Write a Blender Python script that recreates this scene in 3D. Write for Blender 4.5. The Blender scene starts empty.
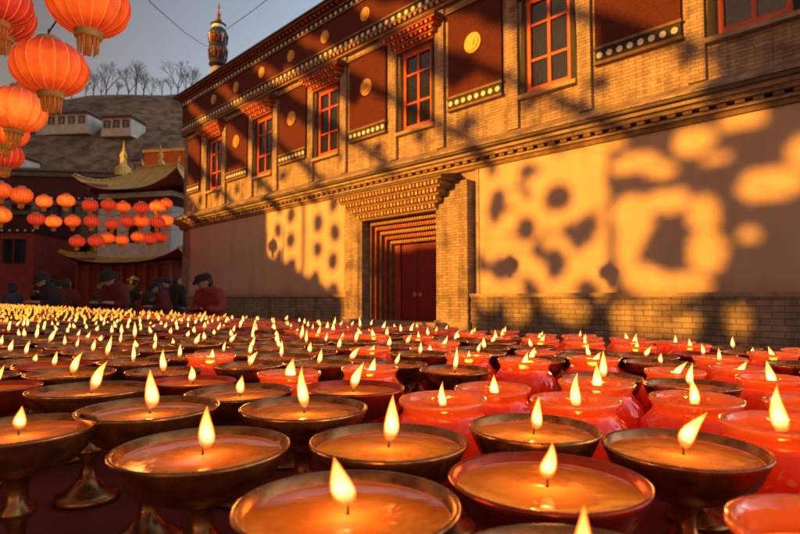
import bpy, bmesh, math, random
from mathutils import Vector, Matrix, noise
random.seed(11)
R=math.radians
sc=bpy.context.scene
sc.view_settings.view_transform='Standard'
sc.view_settings.look='None'
sc.view_settings.exposure=0
COL=sc.collection

# ------------------------------------------------------------ materials
def newmat(name):
    m=bpy.data.materials.new(name); m.use_nodes=True
    nt=m.node_tree
    return m,nt,nt.nodes['Principled BSDF']
def mixrgb(nt,fac,a,b,blend='MIX'):
    n=nt.nodes.new('ShaderNodeMix'); n.data_type='RGBA'; n.blend_type=blend
    if hasattr(fac,'node'): nt.links.new(fac,n.inputs[0])
    else: n.inputs[0].default_value=fac
    for s,i in ((a,6),(b,7)):
        if hasattr(s,'node'): nt.links.new(s,n.inputs[i])
        else: n.inputs[i].default_value=(*s,1)
    return n.outputs[2]
def noisetex(nt,scale,detail=5,vec=None,rough=.6):
    n=nt.nodes.new('ShaderNodeTexNoise'); n.inputs['Scale'].default_value=scale
    n.inputs['Detail'].default_value=detail; n.inputs['Roughness'].default_value=rough
    if vec is None:
        tc=nt.nodes.new('ShaderNodeTexCoord'); vec=tc.outputs['Object']
    nt.links.new(vec,n.inputs['Vector'])
    return n.outputs['Fac']
def ramp(nt,fac,stops):
    n=nt.nodes.new('ShaderNodeValToRGB'); nt.links.new(fac,n.inputs[0])
    el=n.color_ramp.elements
    while len(el)<len(stops): el.new(.5)
    for e,(p,c) in zip(el,stops):
        e.position=p; e.color=(*c,1) if len(c)==3 else c
    return n.outputs[0]
def bump(nt,b,h,strength,dist=.02):
    n=nt.nodes.new('ShaderNodeBump'); n.inputs['Strength'].default_value=strength
    n.inputs['Distance'].default_value=dist
    nt.links.new(h,n.inputs['Height']); nt.links.new(n.outputs[0],b.inputs['Normal'])
    return n.outputs[0]
def pbr(name,col,rough=.6,metal=0,var=.25,scale=6,bmp=0,bdist=.01,emis=None,estr=0,spec=None,bscale=None):
    m,nt,b=newmat(name)
    n=noisetex(nt,scale)
    r=ramp(nt,n,[(.25,tuple(c*(1-var) for c in col)),(.75,tuple(min(1,c*(1+var)) for c in col))])
    nt.links.new(r,b.inputs['Base Color'])
    b.inputs['Roughness'].default_value=rough; b.inputs['Metallic'].default_value=metal
    if bmp:
        h=noisetex(nt,bscale or scale*4); bump(nt,b,h,bmp,bdist)
    if emis:
        b.inputs['Emission Color'].default_value=(*emis,1); b.inputs['Emission Strength'].default_value=estr
    return m
def brickmat(name,c1,c2,mortar,bw=.42,bh=.11,rough=.85,bs=.6):
    m,nt,b=newmat(name)
    tc=nt.nodes.new('ShaderNodeTexCoord'); sp=nt.nodes.new('ShaderNodeSeparateXYZ'); nt.links.new(tc.outputs['Object'],sp.inputs[0])
    ad=nt.nodes.new('ShaderNodeMath'); nt.links.new(sp.outputs[0],ad.inputs[0]); nt.links.new(sp.outputs[1],ad.inputs[1])
    cb=nt.nodes.new('ShaderNodeCombineXYZ'); nt.links.new(ad.outputs[0],cb.inputs[0]); nt.links.new(sp.outputs[2],cb.inputs[1])
    nz=nt.nodes.new('ShaderNodeTexNoise'); nz.inputs['Scale'].default_value=1.7; nt.links.new(cb.outputs[0],nz.inputs['Vector'])
    vs=nt.nodes.new('ShaderNodeVectorMath'); vs.operation='SCALE'; vs.inputs['Scale'].default_value=.05; nt.links.new(nz.outputs['Color'],vs.inputs[0])
    va=nt.nodes.new('ShaderNodeVectorMath'); va.operation='ADD'; nt.links.new(cb.outputs[0],va.inputs[0]); nt.links.new(vs.outputs[0],va.inputs[1])
    br=nt.nodes.new('ShaderNodeTexBrick'); nt.links.new(va.outputs[0],br.inputs['Vector'])
    br.inputs['Scale'].default_value=1; br.inputs['Brick Width'].default_value=bw; br.inputs['Row Height'].default_value=bh
    br.inputs['Mortar Size'].default_value=.011; br.inputs['Color1'].default_value=(*c1,1); br.inputs['Color2'].default_value=(*c2,1); br.inputs['Mortar'].default_value=(*mortar,1)
    n=noisetex(nt,1.1,9,None,.7)
    r=ramp(nt,n,[(.32,(.46,.44,.43)),(.5,(.95,.95,.95)),(.68,(1.25,1.21,1.17))])
    c=mixrgb(nt,1,br.outputs['Color'],r,'MULTIPLY')
    mp=nt.nodes.new('ShaderNodeMapping'); nt.links.new(tc.outputs['Object'],mp.inputs[0]); mp.inputs['Scale'].default_value=(2.2,2.2,.18)
    c=mixrgb(nt,1,c,ramp(nt,noisetex(nt,1.6,6,mp.outputs[0]),[(.36,(.68,.66,.64)),(.56,(1,1,1))]),'MULTIPLY')
    nt.links.new(c,b.inputs['Base Color']); b.inputs['Roughness'].default_value=rough
    iv=nt.nodes.new('ShaderNodeMath'); iv.operation='SUBTRACT'; iv.inputs[0].default_value=1; nt.links.new(br.outputs['Fac'],iv.inputs[1])
    n5=noisetex(nt,14,5); ad2=nt.nodes.new('ShaderNodeMath'); nt.links.new(iv.outputs[0],ad2.inputs[0]); nt.links.new(n5,ad2.inputs[1])
    bump(nt,b,ad2.outputs[0],bs,.025)
    return m

M={}
M['brick']=brickmat('grey_brick',(.54,.40,.30),(.38,.28,.215),(.26,.19,.15),.36,.095,.88,.8)
M['plinth']=brickmat('plinth_brick',(.46,.345,.26),(.32,.24,.19),(.18,.13,.10),.46,.14,.9,.9)
m,nt,b=newmat('aged_plaster')
n1=noisetex(nt,.55,8); n2=noisetex(nt,9,6)
tc=nt.nodes.new('ShaderNodeTexCoord'); mp=nt.nodes.new('ShaderNodeMapping'); nt.links.new(tc.outputs['Object'],mp.inputs[0]); mp.inputs['Scale'].default_value=(1.2,1.2,.22)
n3=noisetex(nt,1.5,6,mp.outputs[0])
c=ramp(nt,n1,[(.3,(.62,.435,.335)),(.7,(.71,.505,.39))])
c=mixrgb(nt,1,c,ramp(nt,n3,[(.35,(.92,.90,.88)),(.6,(1,1,1))]),'MULTIPLY')
sp=nt.nodes.new('ShaderNodeSeparateXYZ'); nt.links.new(tc.outputs['Object'],sp.inputs[0])
gm=nt.nodes.new('ShaderNodeMath'); gm.operation='MULTIPLY_ADD'; gm.inputs[1].default_value=.9; nt.links.new(n1,gm.inputs[0]); nt.links.new(sp.outputs[2],gm.inputs[2])
g2=nt.nodes.new('ShaderNodeMath'); g2.operation='MULTIPLY'; g2.inputs[1].default_value=.42; nt.links.new(gm.outputs[0],g2.inputs[0])
c=mixrgb(nt,1,c,ramp(nt,g2.outputs[0],[(.66,(.70,.66,.62)),(.88,(1,1,1))]),'MULTIPLY')
nt.links.new(c,b.inputs['Base Color']); b.inputs['Roughness'].default_value=.9; bump(nt,b,n2,.3,.01)
M['plaster']=m
M['wood']=pbr('weathered_wood',(.22,.125,.07),.75,0,.4,5,.3)
M['woodlight']=pbr('worn_wood',(.42,.25,.12),.75,0,.45,4,.3)
M['woodred']=pbr('red_painted_wood',(.36,.06,.03),.55,0,.4,6,.2)
M['winred']=pbr('window_frame_red',(.66,.10,.03),.45,0,.25,6,.1)
M['doorred']=pbr('door_red',(.26,.02,.012),.5,0,.3,6,.1)
M['gold']=pbr('gilded_metal',(.70,.38,.09),.45,.6,.3,9,.3)
M['goldpaint']=pbr('gold_paint',(.68,.40,.12),.5,.1,.35,9,.2)
M['maroon']=pbr('maroon_twig_frieze',(.11,.021,.015),.95,0,.6,26,1.0,.04,bscale=40)
M['black']=pbr('black_paint',(.025,.02,.02),.7)
M['white']=pbr('white_paint',(.80,.76,.72),.7,0,.1)
M['slate']=pbr('slate',(.14,.105,.08),.85,0,.45,3,.6)
M['bannerred']=pbr('banner_red_cloth',(.16,.02,.015),.9,0,.3,6,.2)
M['blue']=pbr('teal_cloth',(.02,.05,.055),.8)
m,nt,b=newmat('window_glass'); b.inputs['Base Color'].default_value=(.02,.02,.025,1); b.inputs['Roughness'].default_value=.12; b.inputs['Specular IOR Level'].default_value=.8
bump(nt,b,noisetex(nt,3,2),.15,.05)
M['glass']=m
M['stone']=pbr('stone',(.38,.285,.215),.85,0,.35,4,.4)

# ------------------------------------------------------------ mesh builder
class MB:
    def __init__(s): s.v=[];s.f=[];s.m=[];s.sm=[]
    def quad(s,a,b_,c,d,mi=0):
        i=len(s.v); s.v+= [a,b_,c,d]; s.f.append((i,i+1,i+2,i+3)); s.m.append(mi); s.sm.append(False)
    def box(s,x0,x1,y0,y1,z0,z1,mi=0):
        i=len(s.v)
        s.v+=[(x0,y0,z0),(x1,y0,z0),(x1,y1,z0),(x0,y1,z0),(x0,y0,z1),(x1,y0,z1),(x1,y1,z1),(x0,y1,z1)]
        for q in ((0,3,2,1),(4,5,6,7),(0,1,5,4),(1,2,6,5),(2,3,7,6),(3,0,4,7)):
            s.f.append(tuple(i+k for k in q)); s.m.append(mi); s.sm.append(False)
    def hexa(s,bot,top,mi=0):
        i=len(s.v); s.v+=list(bot)+list(top)
        for q in ((0,3,2,1),(4,5,6,7),(0,1,5,4),(1,2,6,5),(2,3,7,6),(3,0,4,7)):
            s.f.append(tuple(i+k for k in q)); s.m.append(mi); s.sm.append(False)
    def disc(s,cx,cz,y0,y1,r,n=12,mi=0):
        i=len(s.v)
        for k in range(n):
            a=2*math.pi*k/n; s.v.append((cx+r*math.cos(a),y0,cz+r*math.sin(a)))
        for k in range(n):
            a=2*math.pi*k/n; s.v.append((cx+r*math.cos(a),y1,cz+r*math.sin(a)))
        s.f.append(tuple(i+k for k in range(n))); s.m.append(mi); s.sm.append(False)
        for k in range(n):
            s.f.append((i+k,i+n+k,i+n+(k+1)%n,i+(k+1)%n)); s.m.append(mi); s.sm.append(True)
    def lathe(s,prof,n=24,c=(0,0,0),mi=0,smooth=True,fn=None):
        i=len(s.v)
        for j,(r,z) in enumerate(prof):
            for k in range(n):
                a=2*math.pi*k/n
                x,y,zz=r*math.cos(a),r*math.sin(a),z
                if fn: x,y,zz=fn(x,y,zz)
                s.v.append((c[0]+x,c[1]+y,c[2]+zz))
        for j in range(len(prof)-1):
            for k in range(n):
                a=i+j*n+k; b_=i+j*n+(k+1)%n
                s.f.append((a,b_,b_+n,a+n)); s.m.append(mi); s.sm.append(smooth)
    def tube(s,p0,p1,r0,r1,n=6,mi=0,caps=True):
        p0=Vector(p0);p1=Vector(p1); d=(p1-p0)
        if d.length<1e-6: return
        q=d.to_track_quat('Z','Y'); i=len(s.v)
        for p,r in ((p0,r0),(p1,r1)):
            for k in range(n):
                a=2*math.pi*k/n; s.v.append(tuple(p+q@Vector((r*math.cos(a),r*math.sin(a),0))))
        for k in range(n):
            s.f.append((i+k,i+(k+1)%n,i+n+(k+1)%n,i+n+k)); s.m.append(mi); s.sm.append(True)
        if caps:
            s.f.append(tuple(i+n+k for k in range(n))); s.m.append(mi); s.sm.append(False)
            s.f.append(tuple(i+n-1-k for k in range(n))); s.m.append(mi); s.sm.append(False)
    def mesh(s,name,mats):
        me=bpy.data.meshes.new(name); me.from_pydata(s.v,[],s.f)
        for m_ in mats: me.materials.append(m_)
        me.polygons.foreach_set('material_index',s.m); me.polygons.foreach_set('use_smooth',s.sm)
        me.update(); return me
    def obj(s,name,mats,parent=None,loc=(0,0,0),rot=(0,0,0)):
        return mk(name,s.mesh(name,mats),parent,loc,rot)
def mk(name,data,parent=None,loc=(0,0,0),rot=(0,0,0)):
    o=bpy.data.objects.new(name,data); COL.objects.link(o)
    if parent: o.parent=parent
    o.location=loc; o.rotation_euler=rot
    return o
def top(o,label,cat,group=None):
    o['label']=label; o['category']=cat
    if group: o['group']=group
    return o
def copy_tree(o,parent=None):
    c=o.copy(); COL.objects.link(c)
    if parent: c.parent=parent
    for ch in o.children: copy_tree(ch,c)
    return c

# ------------------------------------------------------------ frame of the courtyard
ANG=R(46); cA,sA=math.cos(ANG),math.sin(ANG)
P0=Vector((.72,20,0))
def SP(s,p):
    return (-cA*s+sA*p, sA*s+cA*p)
S0=-cA*P0.x+sA*P0.y; PF=sA*P0.x+cA*P0.y

# ------------------------------------------------------------ ground
m,nt,b=newmat('paving')
tc=nt.nodes.new('ShaderNodeTexCoord')
br=nt.nodes.new('ShaderNodeTexBrick'); nt.links.new(tc.outputs['Object'],br.inputs['Vector']); br.inputs['Scale'].default_value=1
br.inputs['Brick Width'].default_value=.8; br.inputs['Row Height'].default_value=.4; br.inputs['Mortar Size'].default_value=.01
br.inputs['Color1'].default_value=(.16,.12,.10,1); br.inputs['Color2'].default_value=(.11,.085,.07,1); br.inputs['Mortar'].default_value=(.05,.04,.035,1)
c=mixrgb(nt,1,br.outputs['Color'],ramp(nt,noisetex(nt,.4,8),[(.3,(.6,.6,.6)),(.7,(1.1,1.1,1.1))]),'MULTIPLY')
nt.links.new(c,b.inputs['Base Color']); b.inputs['Roughness'].default_value=.7; bump(nt,b,noisetex(nt,12),.3,.01)
g=MB(); g.quad((-1500,-1500,0),(1500,-1500,0),(1500,1500,0),(-1500,1500,0)); go=g.obj('ground',[m]); go['kind']='structure'

def hillh(x,y):
    if y<95: return -2
    h=86*(1-math.exp(-(y-95)/55))
    h+= -((x+110)*.035) 
    h*= max(0,1-max(0,(y-200))/160)
    h+= 5*noise.noise(Vector((x*.02,y*.02,0)))+2.0*noise.noise(Vector((x*.08,y*.08,3)))
    h*=min(1,(y-95)/12)
    return h-1
def terrain(name,x0,x1,y0,y1,nx,ny,fn,mat):
    mb=MB()
    for j in range(ny+1):
        for i in range(nx+1):
            x=x0+(x1-x0)*i/nx; y=y0+(y1-y0)*j/ny
            mb.v.append((x,y,fn(x,y)))
    for j in range(ny):
        for i in range(nx):
            a=j*(nx+1)+i; mb.f.append((a,a+1,a+nx+2,a+nx+1)); mb.m.append(0); mb.sm.append(True)
    o=mb.obj(name,[mat]); o['kind']='structure'; return o
m,nt,b=newmat('hill_scrub')
n1=noisetex(nt,.05,8); n2=noisetex(nt,.35,8)
c=ramp(nt,n1,[(.35,(.16,.10,.058)),(.65,(.30,.20,.12))])
c=mixrgb(nt,1,c,ramp(nt,n2,[(.42,(.5,.47,.38)),(.58,(1.1,1.1,1.1))]),'MULTIPLY')
nt.links.new(c,b.inputs['Base Color']); b.inputs['Roughness'].default_value=1; bump(nt,b,n2,1,1.0)
M['hill']=m
terrain('hill',-420,260,92,420,110,70,hillh,M['hill'])
mb=MB(); nx=50; ny=10
for j in range(ny+1):
    for i in range(nx+1):
        s=125+480*i/nx; p=-330+200*j/ny
        k=1-abs(j/ny-.5)*2
        e=min(1,i/5)
        h=(150*k+10*noise.noise(Vector((s*.02,p*.02,7))))*e-2
        x,y=SP(s,p); mb.v.append((x,y,h))
for j in range(ny):
    for i in range(nx):
        a=j*(nx+1)+i; mb.f.append((a,a+nx+1,a+nx+2,a+1)); mb.m.append(0); mb.sm.append(True)
o=mb.obj('sun_blocking_ridge',[M['hill']]); o['kind']='structure'  # unseen ridge, added to keep the sun off the hill

# ------------------------------------------------------------ temple
T=mk('temple_building',None,None,P0,(0,0,-ANG))
top(T,'long grey brick Tibetan temple with plastered lower wall','temple')
XL,XR=-20.8,18.6
WIN=[-16.4,-11,-5.6,-.14,5.3,10.6,15.9]
PAN=[-19.2,-13.7,-8.3,-2.87,2.58,7.95,13.25,18.0]
w=MB()
holes=[(c-.75,c+.75,7.4,10.3,.35) for c in WIN]+[(-2.8,1.1,0,4.1,1.0)]
xs=sorted({XL,XR}|{h[0] for h in holes}|{h[1] for h in holes}); zs=sorted({0,13.9}|{h[2] for h in holes}|{h[3] for h in holes})
for i in range(len(xs)-1):
    for j in range(len(zs)-1):
        cx=(xs[i]+xs[i+1])/2; cz=(zs[j]+zs[j+1])/2
        if any(h[0]<cx<h[1] and h[2]<cz<h[3] for h in holes): continue
        w.quad((xs[i],0,zs[j]),(xs[i+1],0,zs[j]),(xs[i+1],0,zs[j+1]),(xs[i],0,zs[j+1]))
for x0,x1,z0,z1,d in holes:
    w.quad((x0,0,z0),(x0,d,z0),(x0,d,z1),(x0,0,z1)); w.quad((x1,0,z0),(x1,0,z1),(x1,d,z1),(x1,d,z0))
    w.quad((x0,0,z1),(x0,d,z1),(x1,d,z1),(x1,0,z1))
    if z0>0: w.quad((x0,0,z0),(x1,0,z0),(x1,d,z0),(x0,d,z0))
    w.quad((x0,d,z0),(x1,d,z0),(x1,d,z1),(x0,d,z1),1)
D=12
w.quad((XL,0,0),(XL,0,13.9),(XL,D,13.9),(XL,D,0)); w.quad((XR,0,0),(XR,D,0),(XR,D,13.9),(XR,0,13.9))
w.quad((XL,D,0),(XL,D,13.9),(XR,D,13.9),(XR,D,0)); w.quad((XL,0,13.9),(XR,0,13.9),(XR,D,13.9),(XL,D,13.9),2)
w.obj('wall',[M['brick'],M['black'],M['slate']],T)
for a,b_ in ((XL-.05,-3.9),(2.52,XR+.05)):
    w=MB(); w.box(a,b_,-.25,-.002,0,1.15); w.box(a,b_,-.31,-.002,1.149,1.26,1)
    w.obj('plinth',[M['plinth'],M['stone']],T)
for a,b_ in ((-19.5,-4.3),(2.75,XR-.4)):
    w=MB(); w.box(a,b_,-.06,-.002,1.262,5.34,0)
    w.box(a-.12,a-.001,-.09,-.002,1.262,5.34,1); w.box(b_+.001,b_+.12,-.09,-.002,1.262,5.34,1)
    w.obj('plaster_panel',[M['plaster'],M['stone']],T)
for a,b_ in ((-3.85,-2.82),(1.12,2.48)):
    w=MB(); w.box(a,b_,-.36,-.002,0,5.0); w.box(a-.05,b_+.05,-.42,-.002,0,.35,1); w.obj('pilaster',[M['brick'],M['stone']],T)
for c in WIN:
    for sgn in (-1,1):
        w=MB(); xx=c+sgn*1.2; w.box(xx-.2,xx+.2,-.12,-.002,6.35,11.28); w.obj('pilaster',[M['brick'],M['stone']],T)
w=MB()
w.box(XL-.1,XR+.1,-.14,-.003,5.345,5.47,0)
w.box(XL-.15,XR+.15,-.22,-.003,5.471,5.54,1)
x=XL
while x<XR:
    q=random.uniform(-.02,.02); w.box(x,x+.2,-.30+q,-.004,5.541,5.63,0); x+=.36+random.uniform(-.02,.02)
w.box(XL-.3,XR+.3,-.37,-.005,5.632,5.73,2)
w.box(XL-.35,XR+.35,-.50,-.006,5.731,5.83,1)
w.box(XL-.5,XR+.5,-.64,-.007,5.831,5.91,3)
w.hexa([(XL-.5,-.70,5.912),(XR+.5,-.70,5.912),(XR+.5,-.004,5.912),(XL-.5,-.004,5.912)],[(XL-.5,-.68,5.98),(XR+.5,-.68,5.98),(XR+.5,-.004,6.36),(XL-.5,-.004,6.36)],2)
w.obj('cornice',[M['wood'],M['stone'],M['brick'],M['slate']],T)
for c in PAN:
    hw=1.12
    if c<-19: hw=.85
    if c>17.9: hw=.5
    w=MB()
    w.box(c-hw,c+hw,-.10,-.002,8.02,10.95,0)
    w.box(c-hw-.03,c+hw+.03,-.16,-.002,7.52,7.60,2); w.box(c-hw-.03,c+hw+.03,-.16,-.002,7.94,8.018,2)
    w.box(c-hw,c+hw,-.12,-.002,7.602,7.938,1)
    w.box(c-hw-.04,c+hw+.04,-.18,-.002,10.952,11.05,2)
    n=int(hw*2/.25)
    for k in range(n): w.disc(c-hw+(k+.5)*2*hw/n,7.77,-.145,-.119,.085,10,3)
    o=w.obj('frieze_panel',[M['maroon'],M['black'],M['wood'],M['white']],T)
    if hw>1:
        w=MB()
        w.disc(c,9.6,-.16,-.1,.34,24,0); w.disc(c,9.6,-.19,-.16,.25,24,0); w.disc(c,9.6,-.22,-.19,.11,16,0)
        w.obj('medallion',[M['gold']],o)
def canopy(w,c,z,tiers,tw,y0,dy,dw,hb=.12,hd=.13,sp_=.26,bw=.06):
    hw=tw/2; y=y0
    for t in range(tiers):
        w.box(c-hw,c+hw,y,-.005,z,z+hb,0); z+=hb+.001
        n=max(3,int(hw*2/sp_)); 
        for k in range(n):
            x=c-hw+bw+(k)*(2*hw-2*bw)/(n-1)
            w.box(x-bw,x+bw,y-dy*.75,-.006,z,z+hd,1+(k+t)%2)
        z+=hd+.001; y-=dy; hw+=dw
    w.box(c-hw,c+hw,y,-.005,z,z+.08,0); z+=.081
    w.hexa([(c-hw-.05,y-.05,z),(c+hw+.05,y-.05,z),(c+hw+.05,-.006,z),(c-hw-.05,-.006,z)],
           [(c-hw-.05,y-.03,z+.05),(c+hw+.05,y-.03,z+.05),(c+hw-.15,-.006,z+.28),(c-hw+.15,-.006,z+.28)],3)
    return z+.28
for c in WIN:
    W=mk('window',None,T)
    w=MB()
    for a,b_ in ((c-.75,c-.62),(c+.62,c+.75)): w.box(a,b_,.05,.22,7.4,10.3,0)
    w.box(c-.619,c+.619,.05,.22,7.4,7.54,0); w.box(c-.619,c+.619,.05,.22,10.16,10.3,0)
    w.box(c-.05,c+.05,.08,.2,7.541,10.159,0)
    for z in (8.35,9.45):
        w.box(c-.618,c-.051,.09,.2,z,z+.08,0); w.box(c+.051,c+.618,.09,.2,z,z+.08,0)
    for sg in (-1,1):
        w.hexa([(c+sg*.76,-.05,7.32),(c+sg*.97,-.05,7.32),(c+sg*.97,-.003,7.32),(c+sg*.76,-.003,7.32)],
               [(c+sg*.76,-.05,10.34),(c+sg*.86,-.05,10.34),(c+sg*.86,-.003,10.34),(c+sg*.76,-.003,10.34)],1)
    w.obj('frame',[M['winred'],M['black']],W)
    w=MB(); w.box(c-.61,c+.61,.13,.15,7.54,10.16,0); w.obj('pane',[M['glass']],W)
    w=MB(); w.box(c-.98,c+.98,-.2,-.003,7.2,7.318,0); w.obj('sill',[M['stone']],W)
    w=MB(); canopy(w,c,10.36,3,1.9,-.18,.14,.15,.08,.09,.2,.05); w.obj('canopy',[M['woodred'],M['goldpaint'],M['winred'],M['slate']],W)
w=MB()
w.box(XL-.1,XR+.1,-.2,-.003,11.33,11.44,0)
x=XL
while x<XR: w.box(x,x+.12,-.3,-.004,11.441,11.56,1); x+=.27
w.box(XL-.1,XR+.1,-.3,-.003,11.561,11.64,0)
w.box(XL-.05,XR+.05,-.2,-.003,11.641,11.93,2)
x=XL+.15
while x<XR: w.disc(x,11.785,-.225,-.199,.09,8,3); x+=.36
w.box(XL-.1,XR+.1,-.26,-.003,11.931,12.0,0)
w.obj('dentil_band',[M['wood'],M['woodlight'],M['black'],M['white']],T)
w=MB(); w.box(XL-.06,XR+.06,-.16,-.003,12.002,13.2,0); w.obj('frieze',[M['maroon']],T)
for c in PAN[1:-1]+WIN:
    w=MB(); w.disc(c,12.6,-.22,-.16,.28,20,0); w.disc(c,12.6,-.25,-.22,.18,20,0); w.obj('medallion',[M['gold']],T)
w=MB()
w.box(XL-.1,XR+.1,-.24,-.003,13.201,13.27,0)
w.box(XL-.08,XR+.08,-.2,-.003,13.271,13.5,2)
x=XL+.15
while x<XR: w.disc(x,13.385,-.225,-.199,.08,8,3); x+=.36
w.box(XL-.15,XR+.15,-.3,-.003,13.501,13.58,0)
x=XL
while x<XR: w.box(x,x+.14,-.48,-.004,13.581,13.70,1); x+=.32
w.box(XL-.4,XR+.4,-.6,-.003,13.701,13.78,0)
w.hexa([(XL-.5,-.7,13.781),(XR+.5,-.7,13.781),(XR+.5,.4,13.781),(XL-.5,.4,13.781)],[(XL-.5,-.68,13.86),(XR+.5,-.68,13.86),(XR+.3,.3,14.2),(XL-.3,.3,14.2)],4)
w.obj('eave',[M['wood'],M['woodred'],M['black'],M['white'],M['slate']],T)
w=MB(); c=-.85
cols=[3,0,3,0,3]
xa,xb,zt,y=-2.8,1.1,4.09,.0
for k in range(5):
    th=.13
    w.box(xa,xa+th,y,.99,0,zt-th,cols[k]); w.box(xb-th,xb,y,.99,0,zt-th,cols[k]); w.box(xa,xb,y,.99,zt-th+.001,zt,cols[k])
    x=xa+th+.04
    while x<xb-th-.06:
        w.box(x,x+.05,y-.04,y-.001,zt-th+.03,zt-.03,2 if k%2 else 1); x+=.12
    xa+=th+.001; xb-=th+.001; zt-=th+.05; y+=.15
# carved side panels flanking the leaves
w.box(xa,xa+.35,.74,.98,0,zt,0); w.box(xb-.35,xb,.74,.98,0,zt,0)
xa+=.351; xb-=.351
w.obj('portal_frame',[M['woodred'],M['goldpaint'],M['woodlight'],M['wood']],T)
Dr=mk('door',None,T)
for a,b_ in ((xa,c-.01),(c+.01,xb)):
    w=MB()
    w.box(a,b_,.82,.9,.12,zt,0)
    for zz in (.35,1.2,2.05):
        w.box(a+.1,b_-.1,.79,.82,zz,zz+.7,1)
    w.obj('leaf',[M['doorred'],M['doorred']],Dr)
for sg in (-1,1):
    w=MB(); w.disc(c+sg*.14,1.25,.74,.79,.09,16,0); w.obj('handle',[M['gold']],Dr)
w=MB(); canopy(w,c,4.12,4,4.1,-.42,.17,.20,.09,.13,.17,.045); w.obj('canopy',[M['wood'],M['goldpaint'],M['woodlight'],M['slate']],T)
w=MB(); w.box(-3.6,1.9,-1.3,-.43,0,.15); w.box(-3.3,1.6,-.95,-.43,.149,.3); w.box(-2.8,1.1,-.43,.73,0,.12); w.obj('doorstep',[M['stone']],T)
# ------------------------------------------------------------ rooftop victory banner
mw=Matrix.Translation(P0)@Matrix.Rotation(-ANG,4,'Z')
B=mk('victory_banner',None,None,mw@Vector((-17.0,.3,14.12)))
B.scale=(1.05,1.05,1.42)
top(B,'tall cylindrical victory banner with dark and red bands','roof ornament')
w=MB()
w.lathe([(0,0),(.45,0),(.45,.25),(.30,.35),(.28,.5),(0,.5)],20); w.obj('base',[M['stone']],B)
w=MB()
segs=[((.24,.5),(.50,.60),0),((.50,.60),(.36,.95),0),((.36,.95),(.35,1.15),2),((.35,1.15),(.56,1.24),1),((.56,1.24),(.40,1.55),0),((.40,1.55),(.38,1.8),2),((.38,1.8),(.56,1.88),1),((.56,1.88),(.38,2.15),3),((.38,2.15),(.36,2.28),1),((.36,2.28),(.44,2.34),0),((.44,2.34),(.12,2.5),2)]
for a,b_,mi in segs: w.lathe([a,b_],20,(0,0,0),mi)
for k in range(16):
    a=k*2*math.pi/16
    w.tube((.53*math.cos(a),.53*math.sin(a),1.88),(.48*math.cos(a),.48*math.sin(a),1.5),.045,.03,5,(0,0,1,2)[k%4])
    w.tube((.52*math.cos(a),.52*math.sin(a),1.24),(.46*math.cos(a),.46*math.sin(a),.8),.045,.03,5,(0,2,0,0)[k%4])
w.obj('banner_cloth',[M['black'],M['white'],M['bannerred'],M['blue']],B)
w=MB(); w.lathe([(.12,2.5),(.18,2.55),(.08,2.63),(.11,2.7),(.12,2.78),(.05,2.86),(.03,3.0),(.07,3.07),(0,3.3)],16); w.obj('finial',[M['wood']],B)

# ------------------------------------------------------------ added unseen screen, holes shaped to cast the light pattern
EL=R(8); DL=R(15)
PW=-15.0
LD=PF-PW
rise=LD*math.tan(EL)/math.cos(DL); shift=LD*math.tan(DL)
def circ(t,h,ct,ch,r,rh=None):
    rh=rh or r
    return ((t-ct)/r)**2+((h-ch)/rh)**2<1
rl=random.Random(9)
# round light patches in diagonal bands, cut as holes in the screen
AA=[]
for i in range(9):
    for j in range(8):
        ct=-2.75-i*.56+rl.uniform(-.10,.10); ch=.75+j*.72+(i%3)*.26+rl.uniform(-.1,.1)
        if (i*2+j*3)%7 in (0,) or (i+j*2)%9==4: continue
        AA.append((ct,ch,rl.uniform(.34,.52),rl.uniform(.30,.46)))
DA=[(-3.5,4.2,.40,.42),(-4.55,3.2,.40,.42),(-5.6,4.0,.42,.45),(-3.6,2.0,.42,.42),(-5.5,2.1,.44,.46),(-4.6,1.35,.30,.32),(-6.5,3.0,.36,.45),(-6.45,1.3,.34,.36),(-4.6,4.95,.33,.3)]
BA=[(-7.75,3.35,.52,.42),(-8.65,3.55,.5,.27),(-9.45,3.15,.36,.42),(-7.62,2.45,.32,.66),(-9.45,2.2,.36,.5),(-8.05,1.55,.62,.36),(-9.05,1.42,.5,.30),(-8.25,.6,.5,.42),(-9.0,.45,.32,.3),(-7.55,.55,.22,.5),(-8.6,1.1,.5,.2),(-8.0,2.9,.3,.3),
    (-7.85,4.6,.6,.30),(-8.5,4.35,.35,.2),(-9.3,4.95,.5,.34),(-9.75,4.4,.25,.14),(-10.85,3.65,.6,.38),(-11.6,4.2,.45,.3),(-10.3,5.25,.45,.2),(-11.9,2.4,.3,.3),(-7.3,5.25,.3,.15),(-10.2,.6,.2,.35),(-10.4,2.5,.22,.14)]
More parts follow.
